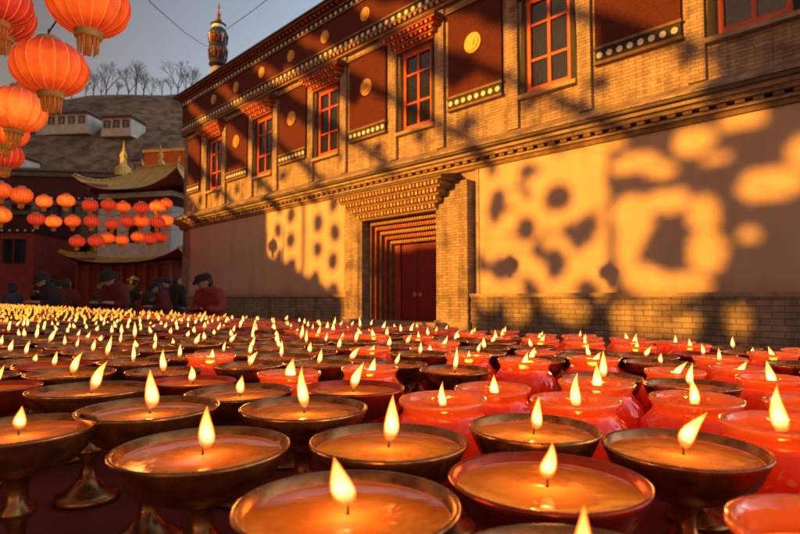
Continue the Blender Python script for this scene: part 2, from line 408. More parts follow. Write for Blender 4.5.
def lit(t0,h0):
    t=t0+.14*noise.noise(Vector((t0*1.1,h0*1.1,1))); h=h0+.14*noise.noise(Vector((h0*1.1,t0*1.1,4)))
    if -7.1<t<-2.62 and .2<h<5.7:
        for a in DA:
            if circ(t,h,*a): return False
        for a in AA:
            if circ(t,h,*a): return True
        return False
    for a in BA:
        if circ(t,h,*a) and not circ(t,h,-8.55,2.5,.50,.55): return True
    if -2.62<=t<-1.05 and h<5.6: return not circ(t,h,-1.7,3.0,.2,.16)
    if 2.7<t<4.1 and h<5.6: return not(2.2<h<2.35)
    if -1.05<=t<=2.7 and h<5.6:
        return h>3.2
    if 4.1<=t<10.4 and h<5.7:
        if h<1.1+(t-4.1)*.36: return False
        if 7.15<t<7.45: return False
        for i,ct in enumerate((5.0,6.25,8.3,9.4)):
            off=(.1,.6,.0,.55)[i]
            for j in range(5):
                if circ(t,h,ct+.1*math.sin(j*2.3+i),1.4+off+j*1.2,.36,.40): return False
        return True
    if 5.6<=h<13.2 and -9.8<t<20:
        up=9.1+.7*math.sin(t*.9)-abs(t-1.5)*.04
        if t<-6.8: up=7.6
        if t>9: up=8.3-(t-9)*.02
        q=(t*.55-h*.85)%2.3
        if h<up: return q>.42 and not circ(t,h,round(t/2.3)*2.3,7.0,.34,.3)
        if h<up+2.8: return q>1.25
        return q>1.8 and t>-5
    return False
cs=.09
w=MB()
def wq(t0,t1,h0,h1):
    a=SP(S0+t0+shift,PW); b_=SP(S0+t1+shift,PW)
    w.quad((a[0],a[1],h0),(b_[0],b_[1],h0),(b_[0],b_[1],h1),(a[0],a[1],h1))
T0,T1,H1=-13,20.6,13.3
zb=rise
wq(T0,T1,0,zb)
nh=int(H1/cs); ntt=int((T1-T0)/cs)
for j in range(nh):
    h=(j+.5)*cs; run=None
    for i in range(ntt+1):
        t=T0+(i+.5)*cs
        blocked = (i<ntt) and not lit(t,h)
        if blocked and run is None: run=i
        if (not blocked) and run is not None:
            wq(T0+run*cs,T0+i*cs,zb+j*cs,zb+(j+1)*cs); run=None
wq(T0,T0+ntt*cs,zb+nh*cs,zb+14.2)
wq(-22,T0,0,zb+14.2); wq(T0+ntt*cs,66,0,zb+14.2)
o=w.obj('light_pattern_screen',[M['maroon']]); top(o,'added unseen maroon screen, pierced to cast the light patches','wall')

# ------------------------------------------------------------ tables
m,nt,b=newmat('red_cloth')
c=ramp(nt,noisetex(nt,8,6),[(.3,(.16,.016,.008)),(.7,(.34,.042,.018))]); nt.links.new(c,b.inputs['Base Color']); b.inputs['Roughness'].default_value=.6; bump(nt,b,noisetex(nt,30),.4,.004)
M['cloth']=m
ZT=.83
def table():
    E=mk('table',None)
    w=MB(); w.box(-1.49,1.49,-1.02,1.02,-.05,0); w.obj('tabletop',[M['wood']],E)
    w=MB(); n=60
    w.box(-1.497,1.497,-1.045,1.045,.002,.006)
    for yy in (-1.045,1.045):
        for i in range(n):
            x0=-1.497+2.994*i/n; x1=-1.497+2.994*(i+1)/n
            f=lambda q,z: yy+math.copysign(.02+.02*math.sin(q*22)*z,yy)
            w.quad((x0,yy,.004),(x1,yy,.004),(x1,f(x1,1),-.55),(x0,f(x0,1),-.55))
    w.obj('tablecloth',[M['cloth']],E)
    for x in (-1.38,1.38):
        for y in (-.92,.92):
            w=MB(); w.hexa([(x-.03,y-.03,-ZT),(x+.03,y-.03,-ZT),(x+.03,y+.03,-ZT),(x-.03,y+.03,-ZT)],[(x-.045,y-.045,-.051),(x+.045,y-.045,-.051),(x+.045,y+.045,-.051),(x-.045,y+.045,-.051)]); w.obj('leg',[M['wood']],E)
    return E
t0=table(); top(t0,'long wooden offering table draped with dark red cloth','table','offering tables in a row')
for k in range(5):
    e=t0 if k==0 else copy_tree(t0)
    x,y=SP(0+3.0*k,.93)
    e.location=(x,y,ZT); e.rotation_euler=(0,0,-ANG)

# ------------------------------------------------------------ butter lamps
m,nt,b=newmat('tarnished_bronze')
n1=noisetex(nt,35,6)
nt.links.new(ramp(nt,n1,[(.3,(.18,.068,.024)),(.7,(.58,.26,.085))]),b.inputs['Base Color']); b.inputs['Metallic'].default_value=.9
nt.links.new(ramp(nt,noisetex(nt,60,4),[(.3,(.2,)*3),(.7,(.42,)*3)]),b.inputs['Roughness']); bump(nt,b,noisetex(nt,90),.2,.002)
M['bronze']=m
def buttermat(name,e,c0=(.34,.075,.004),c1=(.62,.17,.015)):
    m,nt,b=newmat(name)
    n1=noisetex(nt,24,7)
    nt.links.new(ramp(nt,n1,[(.3,c0),(.7,c1)]),b.inputs['Base Color']); b.inputs['Roughness'].default_value=.06
    b.inputs['Coat Weight'].default_value=.6; b.inputs['Coat Roughness'].default_value=.03
    # emission put in for flame light soaking through the butter
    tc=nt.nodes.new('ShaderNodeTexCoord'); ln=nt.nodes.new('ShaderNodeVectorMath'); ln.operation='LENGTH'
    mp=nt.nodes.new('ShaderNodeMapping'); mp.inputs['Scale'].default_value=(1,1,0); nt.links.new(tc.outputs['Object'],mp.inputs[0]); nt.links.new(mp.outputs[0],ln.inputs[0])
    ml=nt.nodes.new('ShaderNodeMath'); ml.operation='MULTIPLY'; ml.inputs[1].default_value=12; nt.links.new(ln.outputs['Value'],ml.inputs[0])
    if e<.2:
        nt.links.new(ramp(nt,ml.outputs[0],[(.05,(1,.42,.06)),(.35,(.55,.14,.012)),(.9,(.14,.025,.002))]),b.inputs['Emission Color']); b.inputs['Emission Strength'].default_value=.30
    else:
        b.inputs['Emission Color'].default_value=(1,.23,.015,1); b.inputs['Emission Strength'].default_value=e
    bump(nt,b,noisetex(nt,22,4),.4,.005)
    return m
M['butter']=buttermat('melted_butter',.06); M['butter2']=buttermat('melted_butter_far',.36)  # far butter has a stronger painted glow instead of flame lights
M['jarwax']=buttermat('wax_painted_glow',.75,(.8,.30,.06),(.9,.45,.12))  # even emission painted in for candlelight inside the wax
# thick red glass with moulded relief
m=bpy.data.materials.new('red_glass'); m.use_nodes=True; nt=m.node_tree; b=nt.nodes['Principled BSDF']
out=nt.nodes['Material Output']
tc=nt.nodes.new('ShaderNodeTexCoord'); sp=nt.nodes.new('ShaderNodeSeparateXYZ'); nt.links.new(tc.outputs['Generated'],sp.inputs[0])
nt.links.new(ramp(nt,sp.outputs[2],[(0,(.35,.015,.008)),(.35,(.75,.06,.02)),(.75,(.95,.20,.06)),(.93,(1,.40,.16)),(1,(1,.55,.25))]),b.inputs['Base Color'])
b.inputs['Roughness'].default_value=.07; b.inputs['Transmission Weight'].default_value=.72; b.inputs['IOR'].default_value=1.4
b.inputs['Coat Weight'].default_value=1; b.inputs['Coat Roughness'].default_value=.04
vo=nt.nodes.new('ShaderNodeTexVoronoi'); vo.inputs['Scale'].default_value=75; nt.links.new(tc.outputs['Object'],vo.inputs['Vector'])
bn=bump(nt,b,vo.outputs['Distance'],.35,.004); nt.links.new(bn,b.inputs['Coat Normal'])
tr=nt.nodes.new('ShaderNodeBsdfTranslucent')
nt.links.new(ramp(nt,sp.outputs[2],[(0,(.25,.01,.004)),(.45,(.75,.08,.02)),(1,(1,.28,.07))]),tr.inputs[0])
mxs=nt.nodes.new('ShaderNodeMixShader'); mxs.inputs[0].default_value=.34
nt.links.new(b.outputs[0],mxs.inputs[1]); nt.links.new(tr.outputs[0],mxs.inputs[2]); nt.links.new(mxs.outputs[0],out.inputs[0])
M['redglass']=m
m,nt,b=newmat('red_glass_painted_glow'); n1=noisetex(nt,10,3)
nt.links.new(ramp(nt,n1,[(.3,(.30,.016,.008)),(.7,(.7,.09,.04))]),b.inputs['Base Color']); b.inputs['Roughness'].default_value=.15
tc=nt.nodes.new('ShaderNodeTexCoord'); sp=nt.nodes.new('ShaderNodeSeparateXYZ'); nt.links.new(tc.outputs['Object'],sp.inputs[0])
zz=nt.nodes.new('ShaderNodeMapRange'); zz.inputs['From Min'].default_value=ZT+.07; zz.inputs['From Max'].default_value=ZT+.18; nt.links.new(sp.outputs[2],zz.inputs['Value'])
nt.links.new(ramp(nt,zz.outputs[0],[(0,(.06,.002,.001)),(.5,(.42,.03,.006)),(1,(1,.20,.03))]),b.inputs['Emission Color']); b.inputs['Emission Strength'].default_value=.42  # emission ramp painted in for candlelight, brighter towards the rim
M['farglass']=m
M['wick']=pbr('wick',(.03,.02,.015),.9)
def flamemat(name,k):
    m=bpy.data.materials.new(name); m.use_nodes=True; nt=m.node_tree; nt.nodes.clear()
    out=nt.nodes.new('ShaderNodeOutputMaterial'); em=nt.nodes.new('ShaderNodeEmission'); tp=nt.nodes.new('ShaderNodeBsdfTransparent'); ad=nt.nodes.new('ShaderNodeAddShader')
    tc=nt.nodes.new('ShaderNodeTexCoord'); sp=nt.nodes.new('ShaderNodeSeparateXYZ'); nt.links.new(tc.outputs['Generated'],sp.inputs[0])
    lw=nt.nodes.new('ShaderNodeLayerWeight'); lw.inputs[0].default_value=.5
    zc=ramp(nt,sp.outputs[2],[(0,(.22,.06,.04)),(.14,(.9,.22,.03)),(.35,(2.6,1.35,.5)),(.62,(2.4,1.0,.22)),(1,(.95,.18,.01))])
    fc=ramp(nt,lw.outputs['Facing'],[(.0,(1,1,1)),(.22,(.95,.8,.6)),(.45,(.65,.30,.08)),(.7,(.36,.085,.012)),(.9,(.10,.015,.002)),(1,(0,0,0))])
    c=mixrgb(nt,1,zc,fc,'MULTIPLY')
    nt.links.new(c,em.inputs[0]); em.inputs[1].default_value=k
    nt.links.new(em.outputs[0],ad.inputs[0]); nt.links.new(tp.outputs[0],ad.inputs[1]); nt.links.new(ad.outputs[0],out.inputs[0])
    try: m.cycles.emission_sampling='NONE'
    except Exception as e_: print(e_)
    return m
M['flame']=flamemat('flame',.95)
m=bpy.data.materials.new('far_flame'); m.use_nodes=True; nt=m.node_tree; nt.nodes.clear()
out=nt.nodes.new('ShaderNodeOutputMaterial'); em=nt.nodes.new('ShaderNodeEmission'); em.inputs[0].default_value=(1,.30,.03,1); em.inputs[1].default_value=2.5; nt.links.new(em.outputs[0],out.inputs[0])
M['flame2']=m

HR=.165
bowlprof=[(0,.0),(.046,.0),(.048,.004),(.045,.010),(.036,.014),(.024,.022),(.013,.034),(.010,.046),(.012,.062),(.021,.070),(.022,.076),(.013,.084),(.012,.098),(.016,.108),(.028,.115),
          (.048,.120),(.065,.1275),(.076,.1385),(.083,.150),(.0875,.1590),(.0900,.1628),(.0897,.1650),(.0874,.1656),(.0848,.1640),(.0815,.156),(.076,.148),(.066,.138)]
butterprof=[(.0818,.1568),(.0790,.1554),(.045,.1546),(.02,.1551),(.008,.1565),(0,.157)]
ZB=.157
jarprof=[(0,.0),(.042,.0),(.044,.004),(.040,.010),(.020,.018),(.012,.028),(.012,.044),(.022,.054),(.046,.060),(.048,.064),(0,.0645)]
glassprof=[(0,.066),(.034,.067),(.045,.071),(.056,.079),(.0645,.089),(.0700,.100),(.0725,.112),(.0720,.124),(.0685,.136),(.0620,.146),(.0565,.152),(.0545,.157),(.0560,.162),(.0595,.1660),(.0610,.1695),(.0600,.1725),(.0570,.1735),(.0535,.171),(.0515,.166),(.0505,.159),(.0520,.152),(.0570,.144),(.0635,.135),(.0670,.124),(.0675,.113),(.0650,.102),(.0595,.091),(.051,.082),(.036,.0775),(0,.077)]
jbutter=[(0,.0785),(.034,.0795),(.048,.084),(.057,.092),(.0625,.103),(.0650,.114),(.0645,.124),(.0610,.1345),(.0555,.1430),(.0520,.1490),(.0500,.1500),(.03,.1495),(.01,.1505),(0,.151)]
ZJ=.151
def facet(x,y,z):
    r=math.hypot(x,y)
    if .075<z<.148 and r>.0565:
        a=math.atan2(y,x); q=(z-.075)/.073
        f=1+.06*abs(math.sin(a*7+q*3.4))*abs(math.sin(a*7-q*3.4))*math.sin(q*math.pi)
        return x*f,y*f,z
    return x,y,z
fp=[(0.0005,0),(.0038,.001),(.0076,.005),(.0098,.011),(.0100,.017),(.0086,.025),(.0060,.033),(.0032,.041),(.0012,.046),(0.0001,.049)]
def flamemesh(k):
    mb=MB(); ln=[.0,.6,-.5,1.0,-.1,.3,1.4,-.8][k]; hs=[1,1.15,.85,1.05,.75,1.25,.9,1.0][k]; ws=[1,.90,1.1,.95,1.05,.88,1.0,1.12][k]
    def fn(x,y,z):
        q=z/.049
        return x*ws+ln*.012*q*q+.0014*math.sin(q*5+k), y*.85*ws+.0012*math.sin(q*4+2*k), z*hs
    mb.lathe(fp,20,(0,0,0),0,True,fn); return mb.mesh('flame',[M['flame']])
FM=[flamemesh(k) for k in range(8)]
def m1(prof,n,mat,name,fn=None):
    mb=MB(); mb.lathe(prof,n,(0,0,0),0,True,fn); return mb.mesh(name,[mat])
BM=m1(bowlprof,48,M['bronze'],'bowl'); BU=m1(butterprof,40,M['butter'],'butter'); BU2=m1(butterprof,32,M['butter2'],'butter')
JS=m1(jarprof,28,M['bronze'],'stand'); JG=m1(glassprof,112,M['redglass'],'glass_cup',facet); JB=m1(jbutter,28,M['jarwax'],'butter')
mb=MB(); mb.tube((0,0,-.004),(.0005,0,.009),.0016,.0010,6); WK=mb.mesh('wick',[M['wick']])
redbowl=BM.copy(); redbowl.materials[0]=pbr('copper_red',(.42,.055,.022),.28,.7,.35,30,.1)
def base_lamp(kind):
    E=mk('butter_lamp' if kind!='j' else 'candle_cup',None)
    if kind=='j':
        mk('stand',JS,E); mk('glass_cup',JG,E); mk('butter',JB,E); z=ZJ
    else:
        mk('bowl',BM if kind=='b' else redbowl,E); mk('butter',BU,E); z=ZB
    mk('wick',WK,E,(0,0,z)); mk('flame',FM[0],E,(0,0,z+.006))
    return E
FL=bpy.data.lights.new('flame_light','POINT'); FL.energy=.18; FL.color=(1,.37,.06); FL.shadow_soft_size=.008
FLj=bpy.data.lights.new('flame_light','POINT'); FLj.energy=.15; FLj.color=(1,.40,.08); FLj.shadow_soft_size=.008
near=[(-.038,.410,'b',.91),(.122,.470,'r',.91),(.092,.292,'b',.86),(.262,.335,'j',1.0),(-.195,.560,'b',.95),(-.012,.582,'b',.91),(.146,.622,'b',.79),(.280,.560,'b',.85),
      (-.320,.720,'b',.95),(-.125,.725,'b',.91),(.060,.765,'j',.98),(.240,.765,'j',.98),(.415,.790,'j',1.0),(-.480,.870,'b',.98),(-.245,.870,'b',.91),(.425,.625,'j',1.0),(.395,.440,'j',1.05),(-.075,.885,'r',.90),(.150,.90,'j',1.0),(.57,.77,'j',1.0),(.32,.92,'j',1.0),(-.425,.630,'b',.90)]
pts=[(x,y,k,s) for x,y,k,s in near]
def far_ok(x,y):
    for (a,b_,k,s) in pts[:len(near)]:
        rr=.089*s if k!='j' else .074*s
        if (a-x)**2+(b_-y)**2<(rr+.078)**2: return False
    return True
row=0; p=.02
while p<1.90:
    s=-1.2+(row%2)*.081
    while s<13.4:
        jx=random.uniform(-.009,.009); jy=random.uniform(-.009,.009)
        x,y=SP(s+jx,p+jy)
        if y>.60 and abs(x)<.86*y+.25 and far_ok(x,y) and not (p<.1 and s<.9):
            q=.08
            if x>-.25 and y>.95: q=.30
            if x>.10: q=.50
            if x>.25 and y<1.6: q=.66
            if p>1.15 and s<4.5: q=.60
            if s>5: q=.12
            u=random.random()
            kind='j' if u<q else ('r' if u<q+.12 else 'b')
            sz=random.uniform(.80,.89) if kind!='j' else random.uniform(.88,1.0)
            pts.append((x,y,kind,sz))
        s+=.162
    p+=.141; row+=1
pts=pts[:len(near)]+sorted(pts[len(near):],key=lambda q:q[0]**2+q[1]**2)
base={}
labs={'b':('bronze butter lamp with a lit wick on the red table','butter lamp'),'r':('copper red butter lamp with a lit wick on the table','butter lamp'),'j':('faceted red glass candle cup on a bronze foot, burning','candle cup')}
NI=300; NL=150
print('LAMPS',len(pts))
zt=ZT+.0065
for i,(x,y,k,s) in enumerate(pts[:NI]):
    if k not in base: base[k]=base_lamp(k); E=base[k]
    else: E=copy_tree(base[k])
    E.location=(x,y,zt); E.scale=(s,s,1.0+random.uniform(-.04,.03)); E.rotation_euler=(random.uniform(-.015,.015),random.uniform(-.015,.015),random.uniform(-.5,.5))
    top(E,labs[k][0],labs[k][1],'rows of burning butter lamps')
    for ch in list(E.children):
        if ch.name.startswith('flame'):
            ch.data=FM[random.randrange(8)]
            ch.rotation_euler=(random.uniform(-.12,.12),random.uniform(-.2,.45),random.uniform(-.5,.5))
            f=random.uniform(.68,1.05)*(1.0 if y<1.2 else .85); ch.scale=(f,f,f*random.uniform(.8,1.15))
        if ch.name.startswith('butter') and k!='j' and i>=NL: ch.data=BU2
for i,(x,y,k,s) in enumerate(pts[:NL]):
    l=mk('flame_light',FLj if k=='j' else FL,None,(x,y,zt+(ZJ+.02 if k=='j' else ZB+.018)))
rest=pts[NI:]
w=MB()
lb=[bowlprof[q] for q in (0,1,5,7,9,11,13,15,17,19,21,24)]
for x,y,k,s in rest:
    if k=='j':
        w.lathe([jarprof[q] for q in (0,1,4,6,8)],10,(x,y,zt),0); w.lathe([(q[0]*s,q[1]) for q in [glassprof[r] for r in (1,3,5,7,9,11,14,17)]],16,(x,y,zt),2); w.lathe([(.050,.155),(0,.155)],10,(x,y,zt),1); z=.153
    else:
        w.lathe([(q[0]*s,q[1]) for q in lb],14,(x,y,zt),0); w.lathe([(.080*s,.158),(0,.1590)],12,(x,y,zt),1); z=ZB
    f=random.uniform(.4,.95)
    ln=random.uniform(-.5,.8)
    w.lathe([(fp[q][0]*f*1.2,fp[q][1]*f) for q in (0,2,4,6,9)],7,(x,y,zt+z+.004),3,True,lambda a,b_,c_:(a+ln*c_,b_,c_))
if rest:
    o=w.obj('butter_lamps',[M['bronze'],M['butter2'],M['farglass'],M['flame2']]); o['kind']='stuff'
    top(o,'dense mass of small burning butter lamps on the tables','butter lamps')

# ------------------------------------------------------------ lanterns
def lantern_mat(name,c0,c1,st):
    m,nt,b=newmat(name)
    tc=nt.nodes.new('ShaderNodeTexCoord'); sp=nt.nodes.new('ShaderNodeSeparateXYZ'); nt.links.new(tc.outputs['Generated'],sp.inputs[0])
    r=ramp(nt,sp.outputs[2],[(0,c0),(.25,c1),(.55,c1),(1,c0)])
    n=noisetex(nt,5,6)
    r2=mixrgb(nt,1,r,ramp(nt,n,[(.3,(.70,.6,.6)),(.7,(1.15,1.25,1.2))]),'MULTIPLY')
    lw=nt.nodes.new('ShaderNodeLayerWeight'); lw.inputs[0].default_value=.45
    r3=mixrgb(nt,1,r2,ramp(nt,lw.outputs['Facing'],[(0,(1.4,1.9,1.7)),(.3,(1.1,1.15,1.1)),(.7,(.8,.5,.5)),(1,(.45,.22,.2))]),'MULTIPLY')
    nt.links.new(r3,b.inputs['Emission Color']); b.inputs['Emission Strength'].default_value=st
    b.inputs['Base Color'].default_value=(.20,.010,.004,1); b.inputs['Roughness'].default_value=.5
    return m
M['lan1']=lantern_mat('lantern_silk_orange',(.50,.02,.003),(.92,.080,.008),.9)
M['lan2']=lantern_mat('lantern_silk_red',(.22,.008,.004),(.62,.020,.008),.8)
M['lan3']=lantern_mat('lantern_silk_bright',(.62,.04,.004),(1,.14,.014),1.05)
M['rib']=pbr('lantern_rib_gold',(.75,.35,.08),.4,.3,emis=(1,.28,.03),estr=.6)
M['tassel']=pbr('tassel',(.70,.24,.04),.7,0,.3,20,emis=(1,.3,.03),estr=.08)
M['cable']=pbr('cable',(.03,.025,.025),.6)
def lantern_meshes(mat):
    mb=MB(); lob=18; angs=[]
    for k in range(lob):
        for f in (0,.07,.30,.535,.77): angs.append((k+f)/lob*2*math.pi)
    n=len(angs); rows=16; i0=0
    for j in range(rows+1):
        ph=-math.pi/2*.86+ math.pi*.86*j/rows
        r=.5*math.cos(ph)**.85; z=.40*math.sin(ph)
        for q,a in enumerate(angs):
            f=(q%5); d={0:1.015,1:1.015,2:.98,3:.968,4:.98}[f]
            mb.v.append((r*d*math.cos(a),r*d*math.sin(a),z))
    for j in range(rows):
        for q in range(n):
            a=j*n+q; b_=j*n+(q+1)%n
            mb.f.append((a,b_,b_+n,a+n)); mb.m.append(1 if q%5==0 else 0); mb.sm.append(q%5!=0)
    shade=mb.mesh('shade',[mat,M['rib']])
    caps=[]
    mb=MB(); mb.lathe([(0,.46),(.15,.46),(.17,.44),(.17,.385),(.19,.375),(.19,.35),(0,.35)],24); caps.append(mb.mesh('cap',[M['goldpaint']]))
    mb=MB(); mb.lathe([(0,-.35),(.19,-.35),(.19,-.375),(.17,-.385),(.17,-.45),(.15,-.47),(0,-.47)],24); caps.append(mb.mesh('cap',[M['goldpaint']]))
    mb=MB()
    for k in range(26):
        a=k/26*2*math.pi; rr=.13 if k%2 else .10
        mb.tube((rr*math.cos(a),rr*math.sin(a),-.471),(rr*.9*math.cos(a),rr*.9*math.sin(a),-.63-.02*(k%3)),.014,.010,5,0)
    mb.tube((0,0,-.47),(0,0,-.68),.03,.04,8)
    tas=mb.mesh('tassel',[M['tassel']])
    mb=MB(); mb.tube((0,0,.46),(0,0,.6),.012,.012,5); mb.lathe([(.04,.47),(.05,.49),(.04,.51)],10)
    hook=mb.mesh('hanger',[M['cable']])
    return shade,caps[0],caps[1],tas,hook
LM={k:lantern_meshes(M[k]) for k in ('lan1','lan2','lan3')}
lbase={}
def lantern(x,y,z,d,k,tilt=0):
    if k not in lbase:
        E=mk('lantern',None)
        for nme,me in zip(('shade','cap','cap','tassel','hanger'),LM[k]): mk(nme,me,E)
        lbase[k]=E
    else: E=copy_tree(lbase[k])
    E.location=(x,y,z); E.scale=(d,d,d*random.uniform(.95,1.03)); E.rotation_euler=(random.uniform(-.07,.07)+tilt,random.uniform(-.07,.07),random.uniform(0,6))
    lab={'lan1':'round glowing orange silk lantern with gold ribs hanging from a cable','lan2':'round dark red silk lantern hanging from a cable','lan3':'bright orange glowing silk lantern hanging from a cable'}[k]
    top(E,lab,'lantern','festival lanterns strung over the court')
    return (x,y,z+.6*d)
big=[(-2.36,4.10,3.37,.57,'lan1'),(-2.96,4.60,3.08,.58,'lan1'),(-3.78,5.15,3.82,.55,'lan2'),(-4.24,6.05,3.22,.58,'lan3'),(-6.05,8.40,3.68,.62,'lan1'),(-7.85,10.9,3.95,.66,'lan2'),(-3.36,4.55,3.62,.47,'lan2')]
tops=[lantern(*q) for q in big]
def cable(ptsl,label,r=.008,sag=0):
    mb=MB()
    for a,b_ in zip(ptsl[:-1],ptsl[1:]):
        a=Vector(a);b_=Vector(b_); n=6; prev=a
        for k in range(1,n+1):
            q=a.lerp(b_,k/n); q.z-=sag*4*(k/n)*(1-k/n); mb.tube(prev,q,r,r,5,0,False); prev=q
    o=mb.obj('lantern_cable',[M['cable']]); top(o,label,'cable'); return o
def pole(x,y,h):
    E=mk('lantern_pole',None,None,(x,y,0))
    mb=MB(); mb.lathe([(.09,0),(.08,.3),(.055,.32),(.04,h),(0,h)],12); mb.obj('post',[M['wood']],E)
    mb=MB(); mb.lathe([(0,0),(.2,0),(.2,.12),(.1,.2),(0,.2)],16); mb.obj('base',[M['stone']],E)
    top(E,'slim wooden pole carrying lantern cables','pole'); return (x,y,h)
pa=pole(-2.9,2.2,4.4); pb=pole(-13.2,15.5,5.6)
cable([pa,(tops[0][0],tops[0][1],tops[0][2]),tops[1],tops[3],tops[4],tops[5],pb],'black cable carrying big lanterns between poles',.007,.03)
cable([pa,tops[6],tops[2],(-6.5,7.5,4.6),pb],'black cable carrying red lanterns between poles',.007,.02)
rows=[((-16.8,21.0),(-14.2,33.6),5.45,6.75,11,.40),((-17.2,21.6),(-14.4,34.0),4.55,5.85,11,.35),((-16.9,22.5),(-14.6,33.9),3.75,4.9,12,.25)]
for ri,(a,b_,h0,h1,n,sag) in enumerate(rows):
    tl=[]
    for k in range(n):
        f=(k+random.uniform(-.25,.25)+.33*ri)/(n-1); f=min(1,max(0,f))**.95
        x=a[0]+(b_[0]-a[0])*f; y=a[1]+(b_[1]-a[1])*f; z=h0+(h1-h0)*f-sag*math.sin(min(1,f)*math.pi)+random.uniform(-.12,.12)
        if ri==2 and k<4: continue
        kk=random.choice(['lan3','lan1','lan2','lan1'] if ri<2 else ['lan2','lan2','lan1'])
        tl.append(lantern(x,y,z,random.uniform(.66,.88),kk))
    e0=(tl[0][0]-1.8,tl[0][1]-2.5,tl[0][2]+.5)
    e1=tuple(mw@Vector((XL+.15,-.3,tl[-1][2]+.2)))
    cable([e0]+tl+[e1],'black cable with small lanterns tied to the temple corner',.012,.03)
pole(-18.6,19.2,6.6)
cable([pa,tuple(mw@Vector((-17.0,.3,16.0)))],'thin black wire running up to the roof ornament',.010,.6)
cable([tuple(mw@Vector((-17.0,.3,16.8))),tuple(mw@Vector((6,-.3,17.5)))],'thin black wire above the temple roof',.02,.5)

# ------------------------------------------------------------ curved hip roof
def hiproof(w_,d_,h,ov,up,rf=.35,n=10,rows=8):
    mb=MB(); W=w_/2+ov; Dp=d_/2+ov; rw=w_/2*rf
    for j in range(rows+1):
        f=j/rows; hw=W+(rw-W)*f; hd=Dp*(1-f)+.02; z=h*(f**1.55)
        ring=[]
        for side in range(4):
            for k in range(n):
                u=k/n; c_=abs(2*u-1)**3*up*(1-f)**2
                if side==0: p_=(-hw+2*hw*u,-hd)
                elif side==1: p_=(hw,-hd+2*hd*u)
                elif side==2: p_=(hw-2*hw*u,hd)
                else: p_=(-hw,hd-2*hd*u)
                ring.append((p_[0]*(1+.03*c_),p_[1]*(1+.03*c_),z+c_))
        mb.v+=ring
    N=4*n
    for j in range(rows):
        for k in range(N):
            a=j*N+k;b_=j*N+(k+1)%N; mb.f.append((a,b_,b_+N,a+N)); mb.m.append(0); mb.sm.append(False)
    mb.f.append(tuple(range(N-1,-1,-1))); mb.m.append(1); mb.sm.append(False)
    mb.tube((-rw,0,h),(rw,0,h),.16,.16,8,0)
    for sx in (-1,1):
        mb.tube((sx*rw,0,h),(sx*rw*1.1,0,h+.7),.14,.05,6,0)
        for sy in (-1,1):
            prev=None
            for j in range(rows+1):
                f=j/rows; q=(sx*(W+(rw-W)*f),sy*Dp*(1-f),h*(f**1.55)+up*(1-f)**2+.05)
                if prev: mb.tube(prev,q,.10,.10,6,0)
                prev=q
    mb.lathe([(.25,h),(.35,h+.3),(.12,h+.6),(.25,h+.9),(.1,h+1.2),(0,h+1.8)],12)
    return mb
m,nt,b=newmat('gilded_roof_tiles')
tc=nt.nodes.new('ShaderNodeTexCoord'); wv=nt.nodes.new('ShaderNodeTexWave'); wv.inputs['Scale'].default_value=1.6; nt.links.new(tc.outputs['Object'],wv.inputs['Vector'])
nt.links.new(ramp(nt,noisetex(nt,2,5),[(.3,(.70,.36,.06)),(.7,(1.0,.62,.14))]),b.inputs['Base Color']); b.inputs['Metallic'].default_value=.1; b.inputs['Roughness'].default_value=.45; bump(nt,b,wv.outputs['Fac'],.8,.1)
M['goldroof']=m
M['warmwhite']=pbr('lime_wash',(.76,.70,.62),.9,0,.2,3,.3)
M['oldwash']=pbr('faded_lime_wash',(.50,.43,.36),.9,0,.3,.6,.3)
M['darkred']=pbr('dark_red_wall',(.38,.055,.03),.9,0,.3,3,.3)
E=mk('pavilion_temple',None,None,(-19.2,44,0),(0,0,R(-14))); top(E,'small temple with two curved gilded roofs and white walls','temple')
w=MB(); w.box(-4,4,-3.5,3.5,0,3.6,0); w.box(-3.2,3.2,-2.8,2.8,3.59,9.0,1); w.box(-3.25,3.25,-2.85,2.85,7.9,8.6,2)
for k in range(9): w.box(-4+k*.98-.09,-4+k*.98+.12,-3.9,-3.45,0,3.5,3)
w.obj('wall',[M['darkred'],M['warmwhite'],M['maroon'],M['woodred']],E)
for k in range(3):
    w=MB(); w.box(-2.3+k*1.9-.02,-1.5+k*1.9,-2.87,-2.801,5.2,6.7,0); w.obj('window',[M['black']],E)
hiproof(8.2,7.2,2.2,.9,.9,.7).obj('roof',[M['goldroof'],M['woodred']],E,(0,0,3.62))
hiproof(6.4,5.6,2.6,1.2,1.3,.5).obj('roof',[M['goldroof'],M['woodred']],E,(0,0,9.02))
